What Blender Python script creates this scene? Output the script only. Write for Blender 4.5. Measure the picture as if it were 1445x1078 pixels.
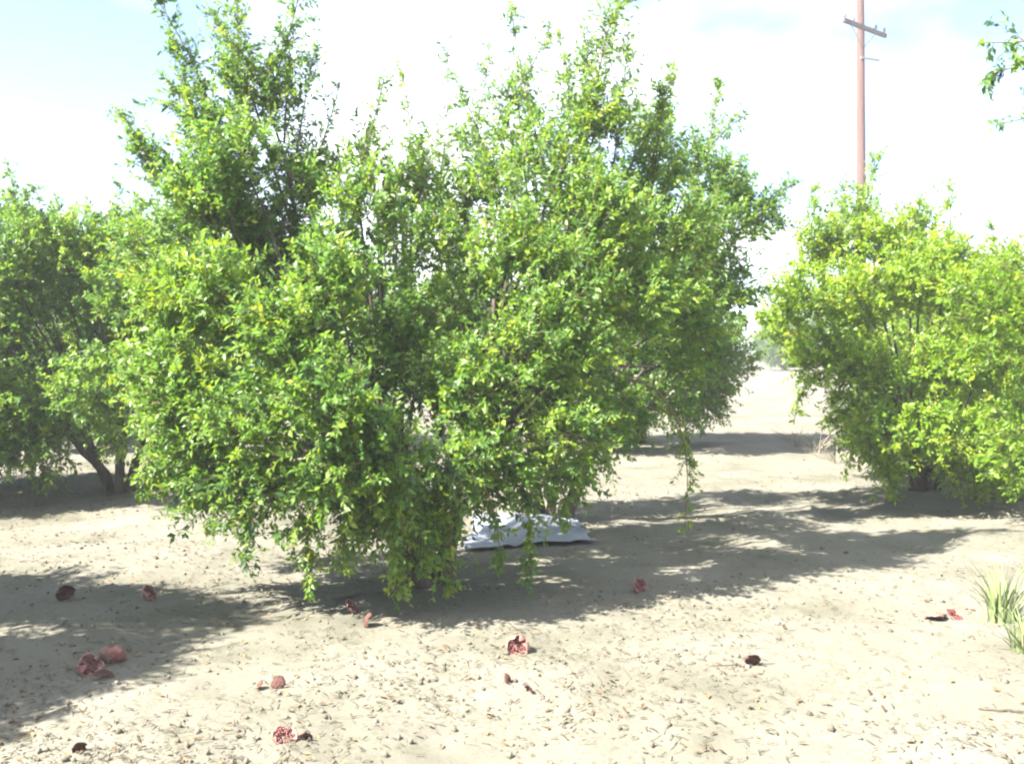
import bpy, math, random
import numpy as np
from mathutils import Vector

# ------------------------------------------------------------------ clear
for o in list(bpy.data.objects):
    bpy.data.objects.remove(o, do_unlink=True)
S = bpy.context.scene
COL = S.collection
R = math.radians

# ------------------------------------------------------------------ camera
FPX, CX, CY, HORIZON = 1359.0, 722.5, 539.0, 490.0
CAM_H = 1.5
TH = math.atan((CY - HORIZON) / FPX)            # pitch down
cam_d = bpy.data.cameras.new('camera')
cam_d.sensor_width = 36.0
cam_d.lens = FPX / 1445.0 * 36.0
cam_d.clip_start = 0.05
cam_d.clip_end = 8000
cam_o = bpy.data.objects.new('camera', cam_d)
COL.objects.link(cam_o)
cam_o.location = (0, 0, CAM_H)
cam_o.rotation_euler = (R(90) - TH, 0, 0)
S.camera = cam_o

# ------------------------------------------------------------------ sun and sky
SUN_EL = R(47)
SUN_H = Vector((-0.90, -0.43, 0)).normalized()   # horizontal direction towards the sun
to_sun = SUN_H * math.cos(SUN_EL) + Vector((0, 0, math.sin(SUN_EL)))
sl = bpy.data.lights.new('sun', 'SUN')
sl.energy = 4.0
sl.angle = R(0.53)
sl.color = (1.0, 0.955, 0.87)
so = bpy.data.objects.new('sun', sl)
COL.objects.link(so)
so.location = (-20, -10, 25)
so.rotation_euler = (-to_sun).to_track_quat('-Z', 'Y').to_euler()

W = bpy.data.worlds.new('World')
S.world = W
W.use_nodes = True
nt = W.node_tree
nt.nodes.clear()
N = nt.nodes.new
out = N('ShaderNodeOutputWorld')
bg = N('ShaderNodeBackground')
bg.inputs['Strength'].default_value = 0.058
sky = N('ShaderNodeTexSky')
sky.sky_type = 'NISHITA'
sky.sun_disc = False
sky.sun_elevation = SUN_EL
sky.sun_rotation = math.atan2(to_sun.x, to_sun.y)
sky.air_density = 0.7
sky.dust_density = 0.6
sky.ozone_density = 1.0
# thin white cloud spread over the whole dome
tc = N('ShaderNodeTexCoord')
sep = N('ShaderNodeSeparateXYZ')
nt.links.new(tc.outputs['Generated'], sep.inputs[0])
ad = N('ShaderNodeMath'); ad.operation = 'ADD'; ad.inputs[1].default_value = 0.22
nt.links.new(sep.outputs['Z'], ad.inputs[0])
mx = N('ShaderNodeMath'); mx.operation = 'MAXIMUM'; mx.inputs[1].default_value = 0.05
nt.links.new(ad.outputs[0], mx.inputs[0])
dx = N('ShaderNodeMath'); dx.operation = 'DIVIDE'
dy = N('ShaderNodeMath'); dy.operation = 'DIVIDE'
nt.links.new(sep.outputs['X'], dx.inputs[0]); nt.links.new(mx.outputs[0], dx.inputs[1])
nt.links.new(sep.outputs['Y'], dy.inputs[0]); nt.links.new(mx.outputs[0], dy.inputs[1])
cmb = N('ShaderNodeCombineXYZ')
nt.links.new(dx.outputs[0], cmb.inputs[0]); nt.links.new(dy.outputs[0], cmb.inputs[1])
cmb.inputs[2].default_value = 85.8
nz = N('ShaderNodeTexNoise')
nz.inputs['Scale'].default_value = 0.8
nz.inputs['Detail'].default_value = 6
nz.inputs['Roughness'].default_value = 0.5
nt.links.new(cmb.outputs[0], nz.inputs['Vector'])
ramp = N('ShaderNodeValToRGB')
ramp.color_ramp.elements[0].position = 0.45
ramp.color_ramp.elements[1].position = 0.66
nt.links.new(nz.outputs['Fac'], ramp.inputs[0])
mix = N('ShaderNodeMix'); mix.data_type = 'RGBA'
nt.links.new(ramp.outputs['Color'], mix.inputs['Factor'])
nt.links.new(sky.outputs[0], mix.inputs['A'])
mix.inputs['B'].default_value = (5.8, 5.9, 6.1, 1)
nt.links.new(mix.outputs['Result'], bg.inputs['Color'])
nt.links.new(bg.outputs[0], out.inputs[0])

vs = S.view_settings
vs.view_transform = 'Standard'
vs.look = 'None'
vs.gamma = 1.0
vs.exposure = 2.86
vs.use_curve_mapping = False
S.render.engine = 'CYCLES'
S.cycles.max_bounces = 5
S.cycles.diffuse_bounces = 3
S.cycles.transmission_bounces = 6
S.cycles.filter_width = 2.2

# ------------------------------------------------------------------ helpers
def P(px, py, Y):
    """a point on the ray of a photo pixel at distance Y in front of the camera"""
    x = (px - CX) / FPX
    y = (CY - py) / FPX
    c, s = math.cos(TH), math.sin(TH)
    d = np.array([x, c + y * s, -s + y * c])
    return np.array([0, 0, CAM_H]) + d * (Y / d[1])

def G(px, py):
    """the ground point seen at a photo pixel"""
    x = (px - CX) / FPX
    y = (CY - py) / FPX
    c, s = math.cos(TH), math.sin(TH)
    d = np.array([x, c + y * s, -s + y * c])
    k = -CAM_H / d[2]
    return d[0] * k, d[1] * k

_rs = np.random.RandomState(7)
_LAT = _rs.rand(256, 256)
def vnoise(x, y):
    x = np.asarray(x, float); y = np.asarray(y, float)
    xi = np.floor(x).astype(int); yi = np.floor(y).astype(int)
    fx = x - xi; fy = y - yi
    fx = fx * fx * (3 - 2 * fx); fy = fy * fy * (3 - 2 * fy)
    a = _LAT[xi % 256, yi % 256]; b = _LAT[(xi + 1) % 256, yi % 256]
    c = _LAT[xi % 256, (yi + 1) % 256]; d = _LAT[(xi + 1) % 256, (yi + 1) % 256]
    return (a * (1 - fx) + b * fx) * (1 - fy) + (c * (1 - fx) + d * fx) * fy

def hgt(x, y):
    """ground height"""
    x = np.asarray(x, float); y = np.asarray(y, float)
    far = np.clip(1 - (np.hypot(x, y - 8) - 16) / 14, 0, 1)
    h = 0.10 * (vnoise(x * .35 + 3, y * .35) - .5)
    h = h + 0.065 * (vnoise(x * 1.3 + 9, y * 1.3) - .5)
    h = h + 0.028 * (vnoise(x * 4.1, y * 4.1 + 40) - .5)
    r = vnoise(x * 10.5, y * 10.5 + 7)
    h = h + 0.013 * (r - .5) + 0.014 * np.clip(r - .72, 0, 1)
    return h * far

def raw_mesh(name, v, tris, mat, tint=None, smooth=False, uvw=None):
    v = np.asarray(v, np.float32); tris = np.asarray(tris, np.int32)
    k = tris.shape[1]
    me = bpy.data.meshes.new(name)
    me.vertices.add(len(v)); me.vertices.foreach_set('co', v.ravel())
    me.loops.add(tris.size); me.loops.foreach_set('vertex_index', tris.ravel())
    me.polygons.add(len(tris))
    me.polygons.foreach_set('loop_start', np.arange(0, tris.size, k, dtype=np.int32))
    if smooth:
        me.polygons.foreach_set('use_smooth', np.ones(len(tris), bool))
    me.update(calc_edges=True)
    if tint is not None:
        a = me.attributes.new('tint', 'FLOAT', 'POINT')
        a.data.foreach_set('value', np.asarray(tint, np.float32))
    if mat is not None:
        me.materials.append(mat)
    return me

def ob(name, me, parent=None, kind=None, label=None, cat=None, group=None, loc=None):
    o = bpy.data.objects.new(name, me)
    COL.objects.link(o)
    if parent is not None: o.parent = parent
    if loc is not None: o.location = loc
    if kind: o['kind'] = kind
    if label: o['label'] = label
    if cat: o['category'] = cat
    if group: o['group'] = group
    return o

def mat_new(name):
    m = bpy.data.materials.new(name)
    m.use_nodes = True
    n = m.node_tree
    n.nodes.clear()
    o = n.nodes.new('ShaderNodeOutputMaterial')
    return m, n, o

def ramp_node(n, stops):
    r = n.nodes.new('ShaderNodeValToRGB')
    e = r.color_ramp.elements
    while len(e) < len(stops): e.new(0.5)
    for i, (p, c) in enumerate(stops):
        e[i].position = p
        e[i].color = (*c, 1)
    return r

def leaf_mat(name, stops, trans=0.44):
    m, n, o = mat_new(name)
    at = n.nodes.new('ShaderNodeAttribute'); at.attribute_name = 'tint'
    r = ramp_node(n, stops)
    n.links.new(at.outputs['Fac'], r.inputs[0])
    p = n.nodes.new('ShaderNodeBsdfPrincipled')
    p.inputs['Roughness'].default_value = 0.45
    p.inputs['Specular IOR Level'].default_value = 0.4
    n.links.new(r.outputs[0], p.inputs['Base Color'])
    t = n.nodes.new('ShaderNodeBsdfTranslucent')
    hs = n.nodes.new('ShaderNodeHueSaturation')
    hs.inputs['Hue'].default_value = 0.495
    hs.inputs['Saturation'].default_value = 1.05
    hs.inputs['Value'].default_value = 1.6
    n.links.new(r.outputs[0], hs.inputs['Color'])
    n.links.new(hs.outputs[0], t.inputs['Color'])
    mx = n.nodes.new('ShaderNodeMixShader')
    mx.inputs[0].default_value = trans
    n.links.new(p.outputs[0], mx.inputs[1]); n.links.new(t.outputs[0], mx.inputs[2])
    n.links.new(mx.outputs[0], o.inputs[0])
    return m

def noise_mat(name, stops, scale=8, rough=0.85, bump=0.3, detail=6, bscale=None, stretch=(1, 1, 1), spec=0.3, bdist=0.02, trans=0):
    m, n, o = mat_new(name)
    tcn = n.nodes.new('ShaderNodeTexCoord')
    mp = n.nodes.new('ShaderNodeMapping')
    mp.inputs['Scale'].default_value = stretch
    n.links.new(tcn.outputs['Object'], mp.inputs[0])
    z = n.nodes.new('ShaderNodeTexNoise')
    z.inputs['Scale'].default_value = scale; z.inputs['Detail'].default_value = detail
    n.links.new(mp.outputs[0], z.inputs['Vector'])
    r = ramp_node(n, stops)
    n.links.new(z.outputs['Fac'], r.inputs[0])
    p = n.nodes.new('ShaderNodeBsdfPrincipled')
    p.inputs['Roughness'].default_value = rough
    p.inputs['Specular IOR Level'].default_value = spec
    n.links.new(r.outputs[0], p.inputs['Base Color'])
    if bump:
        z2 = n.nodes.new('ShaderNodeTexNoise')
        z2.inputs['Scale'].default_value = bscale or scale * 3
        z2.inputs['Detail'].default_value = 4
        n.links.new(mp.outputs[0], z2.inputs['Vector'])
        b = n.nodes.new('ShaderNodeBump')
        b.inputs['Strength'].default_value = bump
        b.inputs['Distance'].default_value = bdist
        n.links.new(z2.outputs['Fac'], b.inputs['Height'])
        n.links.new(b.outputs[0], p.inputs['Normal'])
    if trans:
        t = n.nodes.new('ShaderNodeBsdfTranslucent')
        n.links.new(r.outputs[0], t.inputs['Color'])
        mx = n.nodes.new('ShaderNodeMixShader'); mx.inputs[0].default_value = trans
        n.links.new(p.outputs[0], mx.inputs[1]); n.links.new(t.outputs[0], mx.inputs[2])
        n.links.new(mx.outputs[0], o.inputs[0])
    else:
        n.links.new(p.outputs[0], o.inputs[0])
    return m

def tint_mat(name, stops, rough=0.8, trans=0.0):
    m, n, o = mat_new(name)
    at = n.nodes.new('ShaderNodeAttribute'); at.attribute_name = 'tint'
    r = ramp_node(n, stops)
    n.links.new(at.outputs['Fac'], r.inputs[0])
    p = n.nodes.new('ShaderNodeBsdfPrincipled')
    p.inputs['Roughness'].default_value = rough
    p.inputs['Specular IOR Level'].default_value = 0.25
    n.links.new(r.outputs[0], p.inputs['Base Color'])
    n.links.new(p.outputs[0], o.inputs[0])
    return m

LEAF = leaf_mat('leaf_green', [(0.0, (0.037, 0.084, 0.034)), (0.35, (0.088, 0.180, 0.032)),
                               (0.7, (0.155, 0.255, 0.028)), (1.0, (0.26, 0.31, 0.026))])
LEAF_Y = leaf_mat('leaf_yellow_green', [(0.0, (0.060, 0.125, 0.018)), (0.35, (0.128, 0.235, 0.018)),
                                        (0.7, (0.195, 0.300, 0.018)), (1.0, (0.30, 0.33, 0.022))])
BARK = noise_mat('bark', [(0.3, (0.040, 0.032, 0.026)), (0.7, (0.12, 0.095, 0.075))], scale=14, bump=0.6, stretch=(1, 1, .35))
TWIG = noise_mat('twig_bark', [(0.3, (0.11, 0.075, 0.045)), (0.7, (0.17, 0.13, 0.08))], scale=10, bump=0)

# ------------------------------------------------------------------ ground
def axis(lo, hi, step, far, g=1.25):
    a = list(np.arange(lo, hi + 1e-6, step))
    s = step
    while a[-1] < far:
        s *= g; a.append(a[-1] + s)
    s = step; b = [lo]
    while b[-1] > -far:
        s *= g; b.append(b[-1] - s)
    return np.array(b[:0:-1] + a)

gx = axis(-5.5, 6.0, 0.04, 1500)
gy = axis(3.0, 12.5, 0.04, 1500)
XX, YY = np.meshgrid(gx, gy)
gv = np.stack([XX.ravel(), YY.ravel(), hgt(XX, YY).ravel()], 1)
nx, ny = len(gx), len(gy)
ii = (np.arange(ny - 1)[:, None] * nx + np.arange(nx - 1)[None, :]).ravel()
gq = np.stack([ii, ii + 1, ii + nx + 1, ii + nx], 1)

m, n, o = mat_new('sandy_soil')
tcn = n.nodes.new('ShaderNodeTexCoord')
def nz_(scale, detail=5, rough=.55):
    z = n.nodes.new('ShaderNodeTexNoise')
    z.inputs['Scale'].default_value = scale
    z.inputs['Detail'].default_value = detail
    z.inputs['Roughness'].default_value = rough
    n.links.new(tcn.outputs['Object'], z.inputs['Vector'])
    return z
r1 = ramp_node(n, [(0.3, (0.098, 0.095, 0.070)), (0.46, (0.142, 0.134, 0.106)), (0.70, (0.180, 0.169, 0.140))])
n.links.new(nz_(0.9, 8, .6).outputs['Fac'], r1.inputs[0])
r2 = ramp_node(n, [(0.40, (0, 0, 0)), (0.62, (1, 1, 1))])
n.links.new(nz_(1.7, 6, .65).outputs['Fac'], r2.inputs[0])
r3 = ramp_node(n, [(0.50, (0, 0, 0)), (0.60, (1, 1, 1))])
n.links.new(nz_(42, 3, .6).outputs['Fac'], r3.inputs[0])
mul = n.nodes.new('ShaderNodeMath'); mul.operation = 'MULTIPLY'
n.links.new(r2.outputs[0], mul.inputs[0]); n.links.new(r3.outputs[0], mul.inputs[1])
mul2 = n.nodes.new('ShaderNodeMath'); mul2.operation = 'MULTIPLY'; mul2.inputs[1].default_value = 0.75
n.links.new(mul.outputs[0], mul2.inputs[0])
mm = n.nodes.new('ShaderNodeMix'); mm.data_type = 'RGBA'
n.links.new(mul2.outputs[0], mm.inputs['Factor'])
n.links.new(r1.outputs[0], mm.inputs['A'])
mm.inputs['B'].default_value = (0.092, 0.088, 0.058, 1)
p = n.nodes.new('ShaderNodeBsdfPrincipled')
p.inputs['Roughness'].default_value = 0.95
p.inputs['Specular IOR Level'].default_value = 0.1
n.links.new(mm.outputs['Result'], p.inputs['Base Color'])
b = n.nodes.new('ShaderNodeBump')
b.inputs['Strength'].default_value = 0.6; b.inputs['Distance'].default_value = 0.007
n.links.new(nz_(55, 6, .7).outputs['Fac'], b.inputs['Height'])
n.links.new(b.outputs[0], p.inputs['Normal'])
n.links.new(p.outputs[0], o.inputs[0])
SOIL = m
ob('ground', raw_mesh('ground', gv, gq, SOIL, smooth=True), kind='structure')

# ------------------------------------------------------------------ foliage machinery
def unit(a):
    return a / np.maximum(np.linalg.norm(a, axis=-1, keepdims=True), 1e-9)

def leaves_on(rng, p0, d, L, curve, M, ll, spread=1.0, base_t=0.08, tintb=0.45, tints=0.16):
    """p0,d,curve: (n,3), L: (n,). returns leaf verts, tris, tints"""
    n = len(p0)
    t = (np.arange(M) + rng.rand(n, M)) / M * (1 - base_t) + base_t
    s = t * L[:, None]
    pos = p0[:, None] + d[:, None] * s[..., None] + curve[:, None] * (s ** 2)[..., None]
    T = unit(d[:, None] + 2 * curve[:, None] * s[..., None])
    ref = np.where(np.abs(T[..., 2:3]) > .9, np.array([1., 0, 0]), np.array([0, 0, 1.]))
    u = unit(np.cross(T, ref)); w = np.cross(T, u)
    phi = (np.arange(M) % 2) * math.pi + (np.arange(M) // 2) * (math.pi / 2) + rng.normal(0, .5, (n, M)) + rng.rand(n, 1) * 6.28
    side = np.cos(phi)[..., None] * u + np.sin(phi)[..., None] * w
    ld = unit(T * (.55 + .25 * rng.rand(n, M, 1)) + side * .8 * spread + rng.normal(0, .18, (n, M, 3)) + np.array([0, 0, -.12]))
    nn = rng.normal(0, .55, (n, M, 3)) + np.array([-.42, -.28, .66])
    nn = unit(nn - (nn * ld).sum(-1, keepdims=True) * ld)
    sd = np.cross(ld, nn)
    sz = ll * (0.5 + .85 * rng.rand(n, M) ** 1.3) * np.where(t > .93, .8, 1)
    wd = sz * (.20 + .07 * rng.rand(n, M))
    a = sz[..., None]; b_ = wd[..., None]
    v0 = pos
    vm = pos + ld * a * .5 - nn * a * .02
    v1 = pos + ld * a - nn * a * (.06 + .1 * rng.rand(n, M, 1))
    vl = pos + ld * a * .48 + sd * b_ + nn * a * .06
    vr = pos + ld * a * .48 - sd * b_ + nn * a * .06
    V = np.stack([v0, vm, v1, vl, vr], 2).reshape(-1, 3)
    k = np.arange(n * M)[:, None] * 5
    F = np.concatenate([k + np.array([[0, 1, 3]]), k + np.array([[3, 1, 2]]), k + np.array([[0, 4, 1]]), k + np.array([[4, 2, 1]])], 0)
    tint = tintb + rng.normal(0, tints, (n, 1)) + rng.normal(0, .10, (n, M)) + .16 * (t - .5)
    tint = np.clip(tint, 0, 1)
    return V, F, np.repeat(tint.ravel(), 5)

def twig_tubes(p0, d, L, curve, r0=.0035, K=4):
    n = len(p0)
    t = np.linspace(0, 1, K)[None] * L[:, None]
    pos = p0[:, None] + d[:, None] * t[..., None] + curve[:, None] * (t ** 2)[..., None]
    T = unit(d[:, None] + 2 * curve[:, None] * t[..., None])
    ref = np.where(np.abs(T[..., 2:3]) > .9, np.array([1., 0, 0]), np.array([0, 0, 1.]))
    u = unit(np.cross(T, ref)); w = np.cross(T, u)
    r = (r0 * (1 - .8 * np.linspace(0, 1, K)))[None, :, None]
    ring = [pos + r * (math.cos(a) * u + math.sin(a) * w) for a in (0, 2.094, 4.189)]
    V = np.stack(ring, 2).reshape(-1, 3)
    F = []
    base = (np.arange(n) * K * 3)[:, None]
    for k in range(K - 1):
        for j in range(3):
            a = k * 3 + j; b2 = k * 3 + (j + 1) % 3
            F.append(base + np.array([[a, b2, b2 + 3, a + 3]]))
    return V, np.concatenate(F, 0)

class Acc:
    def __init__(s): s.v = []; s.f = []; s.t = []; s.n = 0
    def add(s, V, F, T=None):
        s.v.append(V); s.f.append(np.asarray(F) + s.n); s.n += len(V)
        if T is not None: s.t.append(T)
    def mesh(s, name, mat, smooth=False):
        return raw_mesh(name, np.concatenate(s.v), np.concatenate(s.f), mat, np.concatenate(s.t) if s.t else None, smooth)

def tube(path, radii, k=7, seed=0, rough=.12):
    rng = np.random.RandomState(seed)
    path = np.asarray(path, float); m_ = len(path)
    T = np.gradient(path, axis=0); T = unit(T)
    ref = np.array([0.3, 1, 0.1])
    V = []
    for i in range(m_):
        u = unit(np.cross(T[i], ref)); w = np.cross(T[i], u)
        for j in range(k):
            a = 2 * math.pi * j / k
            V.append(path[i] + radii[i] * (1 + rng.normal(0, rough)) * (math.cos(a) * u + math.sin(a) * w))
    F = []
    for i in range(m_ - 1):
        for j in range(k):
            F.append((i * k + j, i * k + (j + 1) % k, (i + 1) * k + (j + 1) % k, (i + 1) * k + j))
    # closing caps
    V.append(path[0]); V.append(path[-1])
    c0, c1 = len(V) - 2, len(V) - 1
    for j in range(k):
        F.append((c0, c0, (j + 1) % k, j)); F.append((c1, c1, (m_ - 1) * k + j, (m_ - 1) * k + (j + 1) % k))
    F2 = [f for f in F if len(set(f)) == 4]
    return np.array(V[:-2]), np.array(F2)

def bez(a, b, c, d, n):
    t = np.linspace(0, 1, n)[:, None]
    return (1 - t) ** 3 * a + 3 * (1 - t) ** 2 * t * b + 3 * (1 - t) * t ** 2 * c + t ** 3 * d

def wob(path, rng, amp):
    m_ = len(path)
    q = rng.normal(0, amp, (m_, 3)); q[0] = 0
    return path + q

def make_bush(name, base, clumps, shoots, seed, label, group, leafmat=LEAF, ll=.047, dens=1.0, nstem=6, M=22, hub=1.25):
    """base: (x,y) on the ground. clumps: list of (x,y,z,r,density,tint). shoots: list of (p0,p1,n,len)"""
    rng = np.random.RandomState(seed)
    bz = float(hgt(base[0], base[1])) - .03
    org = np.array([base[0], base[1], bz])
    root = ob(name, None, label=label, cat='bush', group=group, loc=tuple(org))
    root.empty_display_size = .2
    C = [(np.array(c[:3]) - org, c[3], c[4], c[5]) for c in clumps]
    axis_c = np.array([np.mean([c[0][0] for c in C]) * .6, np.mean([c[0][1] for c in C]) * .6, hub])
    az = np.array([math.atan2(c[0][1], c[0][0]) for c in C])
    order = np.argsort(az)
    groups = np.array_split(order, nstem)
    br = Acc()
    for gi, g in enumerate(groups):
        mean = np.mean([C[i][0] for i in g], axis=0)
        a0 = az[g].mean()
        st = np.array([math.cos(a0) * rng.uniform(.05, .16), math.sin(a0) * rng.uniform(.05, .16), -.05])
        end = mean * np.array([.42, .42, .5]) + rng.normal(0, .05, 3)
        end[2] = max(end[2], .55)
        path = wob(bez(st, st + np.array([0, 0, .35]), end - np.array([0, 0, .2]), end, 8), rng, .012)
        rad = np.linspace(rng.uniform(.045, .062), .026, 8); rad[0] *= 1.25
        V, F = tube(path, rad, 7, seed + gi, .10)
        ob('stem', raw_mesh('stem', V, F, BARK, smooth=True), root)
        for i in g:
            c, r = C[i][0], C[i][1]
            s = path[rng.randint(3, 8)]
            o2 = unit(c - axis_c)
            tip = c + o2 * r * .5
            pth = wob(bez(s, s + (end - st) * .3, c - o2 * r * .8, tip, 8), rng, .018)
            V, F = tube(pth, np.linspace(.021, .005, 8), 5, seed + i, .1)
            br.add(V, F)
    cr = Acc(); tw = Acc()
    for c, r, dn, tb in C:
        nt_ = max(6, int(1250 * r * r * dens * dn))
        q = unit(rng.normal(0, 1, (nt_, 3))) * (rng.rand(nt_, 1) ** .45) * r * .85
        q[:, 2] *= .95
        p0 = c + q
        outw = unit(p0 - axis_c) * .55 + unit(q + 1e-6) * .5
        low = np.clip((1.1 - p0[:, 2]) / .9, 0, 1)[:, None]
        d = unit(outw + rng.normal(0, .38, (nt_, 3)) + np.array([0, 0, 1.]) * (.45 - .8 * low))
        L = rng.uniform(.12, .34, nt_)
        p0 = p0 - d * (L * .35)[:, None]
        curve = np.stack([np.zeros(nt_), np.zeros(nt_), rng.normal(-.45, .35, nt_)], 1) + rng.normal(0, .3, (nt_, 3))
        V, F, T = leaves_on(rng, p0, d, L, curve, M, ll, tintb=tb)
        cr.add(V, F, T)
        V, F = twig_tubes(p0, d, L, curve)
        tw.add(V, F)
    zlim = 0.03
    vv = np.concatenate(cr.v); vv[:, 2] = np.maximum(vv[:, 2], zlim + .002 * rng.rand(len(vv)))
    cr.v = [vv]
    co = ob('crown', cr.mesh('crown', leafmat), root, kind='stuff')
    ob('branches', br.mesh('branches', BARK, True), root)
    ob('twigs', tw.mesh('twigs', TWIG), root, kind='stuff')
    for k, sh in enumerate(shoots):
        a, b2, ns, sl_, nm = sh[:5]
        ns = int(ns * 1.75)
        tb = sh[5] if len(sh) > 5 else .5
        a = np.array(a) - org; b2 = np.array(b2) - org
        dd = b2 - a; ln = np.linalg.norm(dd)
        bend = rng.normal(0, .10 * ln, 3)
        if nm == 'hanging_branch':
            # leaves its limb sideways and then hangs
            back = unit(axis_c * np.array([1, 1, 0]) - a * np.array([1, 1, 0]))
            path = bez(a + back * .35 + np.array([0, 0, .12]), a + np.array([0, 0, .1]), a + dd * .4 + bend, b2, 10)
        else:
            path = bez(a - dd * .25, a, a + dd * .6 + bend, b2, 10)
        V, F = tube(path, np.linspace(.0085, .002, 10), 5, seed + k, .05)
        so_ = ob(nm, raw_mesh(nm, V, F, TWIG, smooth=True), root)
        tt = rng.rand(ns) ** .7 if nm == 'hanging_branch' else rng.rand(ns) ** 1.05
        idx = tt * 9
        i0 = np.minimum(idx.astype(int), 8)
        p0 = path[i0] + (path[i0 + 1] - path[i0]) * (idx - i0)[:, None]
        tg = unit(path[i0 + 1] - path[i0])
        d = unit(tg * .55 + rng.normal(0, .6, (ns, 3)) + (np.array([0, 0, .15]) if nm != 'hanging_branch' else np.array([0, 0, -.3])))
        L = rng.uniform(.4, 1.9, ns) * sl_ * (1.15 - .7 * tt)
        cv = rng.normal(0, .3, (ns, 3))
        A = Acc(); 
        V, F, T = leaves_on(rng, p0, d, L, cv, 12, ll * .8, tintb=tb + .06)
        V[:, 2] = np.maximum(V[:, 2], zlim)
        A.add(V, F, T)
        ob('leaves', A.mesh('shoot_leaves', leafmat), so_, kind='stuff')
        V, F = twig_tubes(p0, d, L, cv, .002)
        ob('side_twigs', raw_mesh('side_twigs', V, F, TWIG), so_, kind='stuff')
    return root

def copy_tree(root, xy, rz, sc, label, group, name):
    def rec(o_, parent):
        c = o_.copy(); COL.objects.link(c)
        c.parent = parent
        for ch in [q for q in bpy.data.objects if q.parent == o_]:
            rec(ch, c)
        return c
    c = rec(root, None)
    c.name = name
    c.location = (xy[0], xy[1], float(hgt(*xy)) - .03)
    c.rotation_euler = (0, 0, rz)
    c.scale = (sc, sc, sc)
    c['label'] = label; c['group'] = group
    return c

GRP = 'pomegranate bushes of the orchard'

def pxc(lst, f=.95):
    """clumps given by photo pixel, distance, pixel radius, density, tint"""
    res = []
    for (px, py, Y, rp, dn, tb) in lst:
        q = P(px, py, Y)
        res.append((q[0], q[1], q[2], rp / FPX * Y * f, dn, tb))
    return res

# ---- the big bush in front, two lobes
A_cl = [
    # left lobe, front
    (280, 300, 5.9, 75, .9, .50), (335, 215, 6.0, 75, .9, .50), (262, 420, 5.7, 85, 1, .52), (305, 400, 5.4, 80, 1, .58),
    (245, 530, 5.7, 75, 1, .50), (262, 540, 5.3, 85, 1, .55), (288, 625, 5.4, 75, 1, .48), (365, 600, 5.0, 85, 1, .50),
    (405, 470, 5.1, 80, 1, .50), (350, 690, 5.2, 60, 1, .42), (465, 560, 4.9, 80, 1, .45), (470, 390, 5.4, 80, 1, .48),
    (510, 290, 5.8, 75, .8, .48), (470, 660, 4.95, 75, 1, .48), (560, 475, 5.8, 80, 1, .40), (545, 635, 5.0, 70, 1, .42),
    (540, 720, 5.1, 55, 1, .48), (430, 735, 5.15, 30, .7, .46), (300, 270, 6.6, 70, .7, .46), (420, 250, 6.6, 60, .5, .4),
    (215, 350, 6.5, 60, .6, .45), (470, 250, 6.7, 60, .45, .4), (380, 140, 6.3, 52, .7, .5), (290, 180, 6.4, 50, .6, .45),
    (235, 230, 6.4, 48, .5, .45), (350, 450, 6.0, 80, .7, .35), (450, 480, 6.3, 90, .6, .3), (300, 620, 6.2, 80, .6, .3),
    (300, 700, 5.4, 45, .9, .42), (405, 670, 5.3, 50, .9, .42), (500, 700, 5.4, 60, .8, .4), (590, 690, 5.5, 60, .8, .38), (262, 670, 5.6, 40, .8, .45), (500, 735, 5.5, 35, .5, .4), (590, 750, 5.6, 40, .5, .4),
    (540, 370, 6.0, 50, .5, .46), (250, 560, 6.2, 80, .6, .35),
    (300, 275, 6.0, 65, .8, .48), (345, 310, 6.2, 70, .8, .42), (430, 265, 6.2, 55, .6, .44), (395, 335, 6.3, 70, .8, .38), (600, 330, 6.9, 58, .45, .46),
    (560, 260, 6.9, 52, .4, .46), (610, 440, 6.3, 60, .7, .42), (520, 195, 6.8, 45, .35, .45), (345, 110, 6.3, 42, .6, .46), (255, 130, 6.4, 38, .5, .42),
    (600, 250, 6.8, 55, .5, .48), (630, 350, 6.5, 60, .6, .46), (570, 330, 6.4, 55, .6, .46), (655, 300, 6.8, 50, .5, .48), (690, 690, 5.6, 40, .7, .48), (800, 670, 5.8, 38, .7, .48),
    # middle
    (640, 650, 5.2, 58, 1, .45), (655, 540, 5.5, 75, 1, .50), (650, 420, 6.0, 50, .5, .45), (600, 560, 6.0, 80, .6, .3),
    (625, 740, 5.3, 38, .9, .5), (585, 420, 6.6, 50, .3, .4),
    # right lobe, front
    (685, 635, 5.4, 55, 1, .50), (800, 610, 5.5, 60, 1, .52), (745, 490, 5.6, 80, 1, .50), (822, 500, 5.75, 58, 1, .52),
    (715, 360, 5.9, 85, 1, .54), (800, 410, 5.8, 85, 1, .52), (780, 260, 6.2, 85, .9, .54), (845, 170, 6.3, 62, .8, .54),
    (855, 310, 6.0, 85, 1, .55), (905, 420, 6.0, 75, 1, .52), (690, 265, 6.6, 65, .55, .5), (740, 190, 6.5, 52, .5, .5),
    (960, 340, 6.5, 68, .8, .48), (925, 240, 6.6, 60, .6, .46), (980, 440, 6.5, 58, .8, .46), (735, 675, 5.5, 45, .9, .48),
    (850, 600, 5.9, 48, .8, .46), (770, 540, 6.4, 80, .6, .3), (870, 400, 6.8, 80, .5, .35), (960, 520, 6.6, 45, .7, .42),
]
def up(px0, py0, px1, py1, Y, ns, sl_, tb=.5):
    return (P(px0, py0, Y), P(px1, py1, Y), ns, sl_, 'shoot', tb)
def dn(px0, py0, px1, py1, Y, ns, sl_, tb=.5):
    return (P(px0, py0, Y), P(px1, py1, Y), ns, sl_, 'hanging_branch', tb)
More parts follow.
